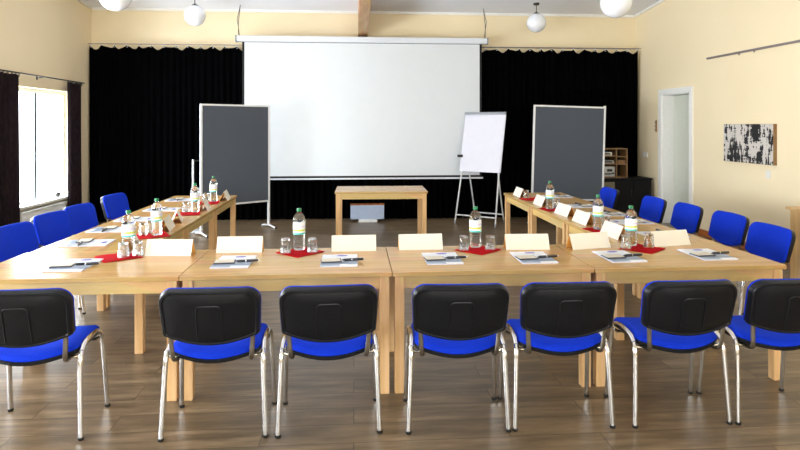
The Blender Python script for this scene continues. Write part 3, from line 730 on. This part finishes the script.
# ------------------------------------------------------------------ small box under the lone table
bx = thing('standing_box', 'pale blue grey flat box on a small foot, seen under the lone table', 'box', (.225, 10.08, 0))
bm = B(); box(bm, (0,0,.165), (.56,.16,.235), .006); obj('body', bm, 'grey_box', bx)
bm = B(); box(bm, (0,0,.288), (.57,.17,.012), .003); q = obj('top_edge', bm, 'skirting', bx); q['label'] = 'orange brown wooden top edge'
bm = B(); box(bm, (.01,0,.0245), (.31,.2,.049), .004); obj('foot', bm, 'radiator', bx)

# ------------------------------------------------------------------ black cabinet and shelf in the far right corner
cb = thing('black_cabinet', 'low black cabinet in the far right corner below the wooden shelf', 'cabinet', (4.525, 9.99, 0))
bm = B(); box(bm, (0,.0,.345), (.96,.44,.69), .004); obj('body', bm, 'black_cab', cb)
bm = B(); box(bm, (0,0,.705), (.99,.47,.03), .003); obj('top', bm, 'black_cab', cb)
for k in range(3):
    bm = B(); box(bm, (-.318+k*.318,-.228,.35), (.31,.016,.62), .002); d = obj('door', bm, 'olive' if k == 0 else 'black_cab', cb)
    if k == 0: d['label'] = 'olive grey door panel'
    bm = B(); tube(bm, [(-.318+k*.318+.12,-.236,.42),(-.318+k*.318+.12,-.26,.43),(-.318+k*.318+.12,-.26,.52),(-.318+k*.318+.12,-.236,.53)], .005, 6); obj('handle', bm, 'dark_metal', d, True)
sh = thing('open_shelf', 'open wooden shelf box standing on the black cabinet beside the right pinboard', 'shelf', (4.335, 10.0, .7205))
W, H_, D = .60, .50, .28
boxes('side_panel', [((-W/2+.009,0,H_/2), (.018,D,H_))], 'shelf', sh); boxes('side_panel', [((W/2-.009,0,H_/2), (.018,D,H_))], 'shelf', sh)
boxes('top_panel', [((0,0,H_-.009), (W-.036,D,.018))], 'shelf', sh); boxes('bottom_panel', [((0,0,.009), (W-.036,D,.018))], 'shelf', sh)
boxes('divider', [((.105,0,H_/2), (.018,D,H_-.036))], 'shelf', sh)
boxes('shelf_board', [((-.0935,0,.235), (.379,D,.016)), ((-.0935,0,.37), (.379,D,.016))], 'shelf', sh); boxes('shelf_board', [((.198,0,.23), (.168,D,.016)), ((.198,0,.36), (.168,D,.016))], 'shelf', sh)
boxes('back_panel', [((0,D/2-.004,H_/2), (W-.04,.006,H_-.04))], 'black_cab', sh)
zs = .7205
dv = thing('amplifier', 'silver amplifier with dark openings on the bottom shelf', 'amplifier', (4.24, 9.97, zs+.0185))
boxes('case', [((0,0,.09), (.34,.22,.17))], 'device', dv, .004)
boxes('front_grille', [((-.07,-.112,.10), (.12,.006,.05)), ((.08,-.112,.11), (.09,.006,.04)), ((.0,-.112,.05), (.24,.006,.02))], 'glide', dv)
bm = B(); [lathe(bm, [(0,0),(.016,0),(.016,.014),(0,.014)], 12, (0,0,0)) for _ in range(1)]
bmesh.ops.rotate(bm, cent=(0,0,0), matrix=Matrix.Rotation(PI/2,3,'X'), verts=bm.verts); bmesh.ops.translate(bm, vec=(.14,-.11,.06), verts=bm.verts); obj('dial', bm, 'dark_metal', dv, True)
for nm, x, z, s, l, m_ in (('media_player', 4.24, .2435, (.34,.2,.05), 'slim grey media player on the middle shelf', 'device'), ('mixer', 4.23, .3785, (.30,.18,.055), 'small white mixer on the top shelf', 'switch')):
    d = thing(nm, l, nm.replace('_', ' '), (x, 9.99, zs+z))
    boxes('case', [((0,0,s[2]/2), s)], m_, d, .004); boxes('front_panel', [((0,-s[1]/2-.002,s[2]/2), (s[0]*.8,.004,s[2]*.5))], 'glide', d)
o = boxes('cassette_box', [((0,0,.03), (.13,.16,.06))], 'shelf', None, .003); o.location = (4.535, 9.96, zs+.2385); tag(o, 'small brown box in the right column of the wooden shelf', 'box')
d = thing('desk_microphone', 'small dark microphone standing on top of the wooden shelf', 'microphone', (4.24, 9.96, zs+.5005))
bm = B(); lathe(bm, [(0,0),(.05,0),(.05,.012),(.01,.02),(0,.02)], 16); obj('base', bm, 'glide', d, True)
bm = B(); tube(bm, [(0,0,.02),(0,0,.1)], .006, 8); obj('stem', bm, 'dark_metal', d, True)
bm = B(); lathe(bm, [(0,.095),(.02,.1),(.03,.125),(.02,.15),(0,.155)], 12); obj('head', bm, 'device', d, True)

# ------------------------------------------------------------------ right wall fittings
pt = thing('painting', 'black and off-white abstract canvas hanging on the cream right wall', 'painting', (XR, 7.34, 1.375))
bm = B(); box(bm, (-.023,0,0), (.046,.97,.50)); obj('wooden_stretcher', bm, 'shelf', pt)
bm = B(); box(bm, (-.048,0,0), (.004,.965,.495)); obj('canvas', bm, 'painting', pt)
o = boxes('wall_plate', [((-.005,0,0), (.009,.085,.10))], 'switch', None, .002); o.location = (XR, 7.0, 1.005); tag(o, 'small white label plate on the right wall below the painting', 'wall plate')
sw = thing('light_switch', 'white light switch on the right wall between the curtain and the door', 'light switch', (XR, 10.12, 1.10))
boxes('switch_plate', [((-.005,0,0), (.009,.16,.09))], 'switch', sw, .002); boxes('rocker', [((-.0115,-.035,0), (.005,.06,.06))], 'switch', sw, .001); boxes('rocker', [((-.0115,.04,0), (.005,.06,.06))], 'switch', sw, .001)
o = boxes('hook_strip', [((-.006,0,0), (.012,.035,.20))], 'shelf', None, .002); o.location = (XR, 9.74, 1.60); tag(o, 'narrow dark hook strip on the right wall beside the door frame', 'hook strip')
for k in range(3):
    bm = B(); tube(bm, [(-.011,0,-.06+k*.06),(-.03,0,-.065+k*.06),(-.032,0,-.05+k*.06)], .004, 6); obj('hook', bm, 'dark_metal', o, True)
pr = thing('picture_rail', 'thin grey picture hanging rail high on the right wall', 'picture rail', (XR, 0, 2.57))
bm = B(); box(bm, (-.012,7.07,0), (.022,2.4,.028), .004); obj('rail', bm, 'rail', pr)
for y in (7.55, 7.25):
    bm = B(); box(bm, (-.014,y,-.022), (.01,.014,.03), .002); obj('rail_hook', bm, 'rail', pr)

# lectern-like wooden stand at the right edge
ws = thing('wooden_stand', 'pale wooden stand at the right edge beside the nearest blue chair', 'stand', (4.735, 5.62, 0)); ws.scale = (1,1,.925)
bm = B(); box(bm, (0,0,.822), (.62,.46,.028), .004); obj('top', bm, 'stand_wood', ws)
for sx in (-1,1):
    bm = B(); box(bm, (sx*.262,0,.404), (.036,.40,.808), .003); obj('side_panel', bm, 'stand_wood', ws)
bm = B(); box(bm, (0,.19,.45), (.486,.02,.60), .002); obj('back_panel', bm, 'stand_wood', ws)
bm = B(); box(bm, (0,0,.40), (.486,.36,.022), .002); obj('shelf', bm, 'stand_wood', ws)
bm = B(); 
hp = []
for k in range(28):
    a = 2*PI*k/28; hp.append((.22*math.copysign(abs(math.cos(a))**.6, math.cos(a)), .15*math.copysign(abs(math.sin(a))**.6, math.sin(a))))
ringloft(bm, hp, [(0,0),(.96,0),(1,.008),(1.0,.02),(.93,.034),(.7,.042+.0),(.3,.036),(0,.038)], lambda u, v, d: (u, v, d+(.006*math.sin(u*30)*math.cos(v*25) if d > .03 else 0)))
o = obj('folded_cloth', bm, 'red_cloth', None, True, (4.74, 5.62, .7742)); tag(o, 'dark red folded cloth lying on the pale wooden stand', 'cloth')

# ------------------------------------------------------------------ globe lamps
def make_lamp(label, rod):
    t = thing('globe_lamp', label, 'ceiling lamp', (0,0,0), 0, 'white globe pendant lamps')
    r = .16; bm = B(); bmesh.ops.create_uvsphere(bm, u_segments=32, v_segments=20, radius=r); obj('globe', bm, 'globe', t, True)
    bm = B(); lathe(bm, [(0,.147),(.058,.143),(.06,.15),(.03,.172),(.012,.182),(0,.182)], 20); obj('fitting', bm, 'dark_metal', t, True)
    bm = B(); tube(bm, [(0,0,.18),(0,0,rod)], .007, 8); obj('rod', bm, 'dark_metal', t, True)
    bm = B(); lathe(bm, [(0,rod-.03),(.045,rod-.03),(.05,rod-.01),(.05,rod+.004),(0,rod+.004)], 20); obj('ceiling_rose', bm, 'dark_metal', t, True)
    return t
for x, y, z, l in ((-2.44,9.45,3.30,'white glass globe lamp hanging left of the projection screen'),(3.05,9.85,3.33,'white glass globe lamp hanging above the right pinboard, farther of the right pair'),
                   (-2.38,6.2,2.91,'white glass globe lamp cut by the top of the photo at left'),(2.72,6.05,2.885,'white glass globe lamp cut by the top of the photo at right')):
    make_lamp(l, ceil_z(y)-z).location = (x, y, z)

# ------------------------------------------------------------------ light
w = bpy.data.worlds.new('sky'); sc.world = w; w.use_nodes = True
bg = w.node_tree.nodes['Background']; bg.inputs['Color'].default_value = (.86,.93,1,1); bg.inputs['Strength'].default_value = 5.0
def area(name, loc, rot, sx, sy, e, col):
    l = bpy.data.lights.new(name, 'AREA'); l.shape = 'RECTANGLE'; l.size = sx; l.size_y = sy; l.energy = e; l.color = col
    o = bpy.data.objects.new(name, l); C.objects.link(o); o.location = loc; o.rotation_euler = rot; return o
for i, (a, b_, c, d) in enumerate(WIN):   # daylight coming in through the left windows
    area('window_daylight', (XL-.30, (a+b_)/2, (c+d)/2), (0, -PI/2, 0), d-c, b_-a, (190,190,170,150)[i], (.88,.94,1))
for a, b_ in RW:
    area('window_daylight', ((a+b_)/2, YF-.28, 1.75), (PI/2, 0, 0), b_-a, 1.9, 80, (1,.94,.84))

# ------------------------------------------------------------------ camera
cam = bpy.data.cameras.new('camera'); co = bpy.data.objects.new('camera', cam); C.objects.link(co)
co.location = (0,0,1.6); co.rotation_euler = (PI/2, 0, R(-4.4)); cam.sensor_width = 36; cam.lens = 27.0
cam.shift_y = -99/800; cam.clip_start = .05
sc.camera = co
sc.view_settings.view_transform = 'Standard'; sc.view_settings.look = 'None'; sc.view_settings.gamma = 1
sc.view_settings.use_curve_mapping = False; sc.view_settings.exposure = 0.38
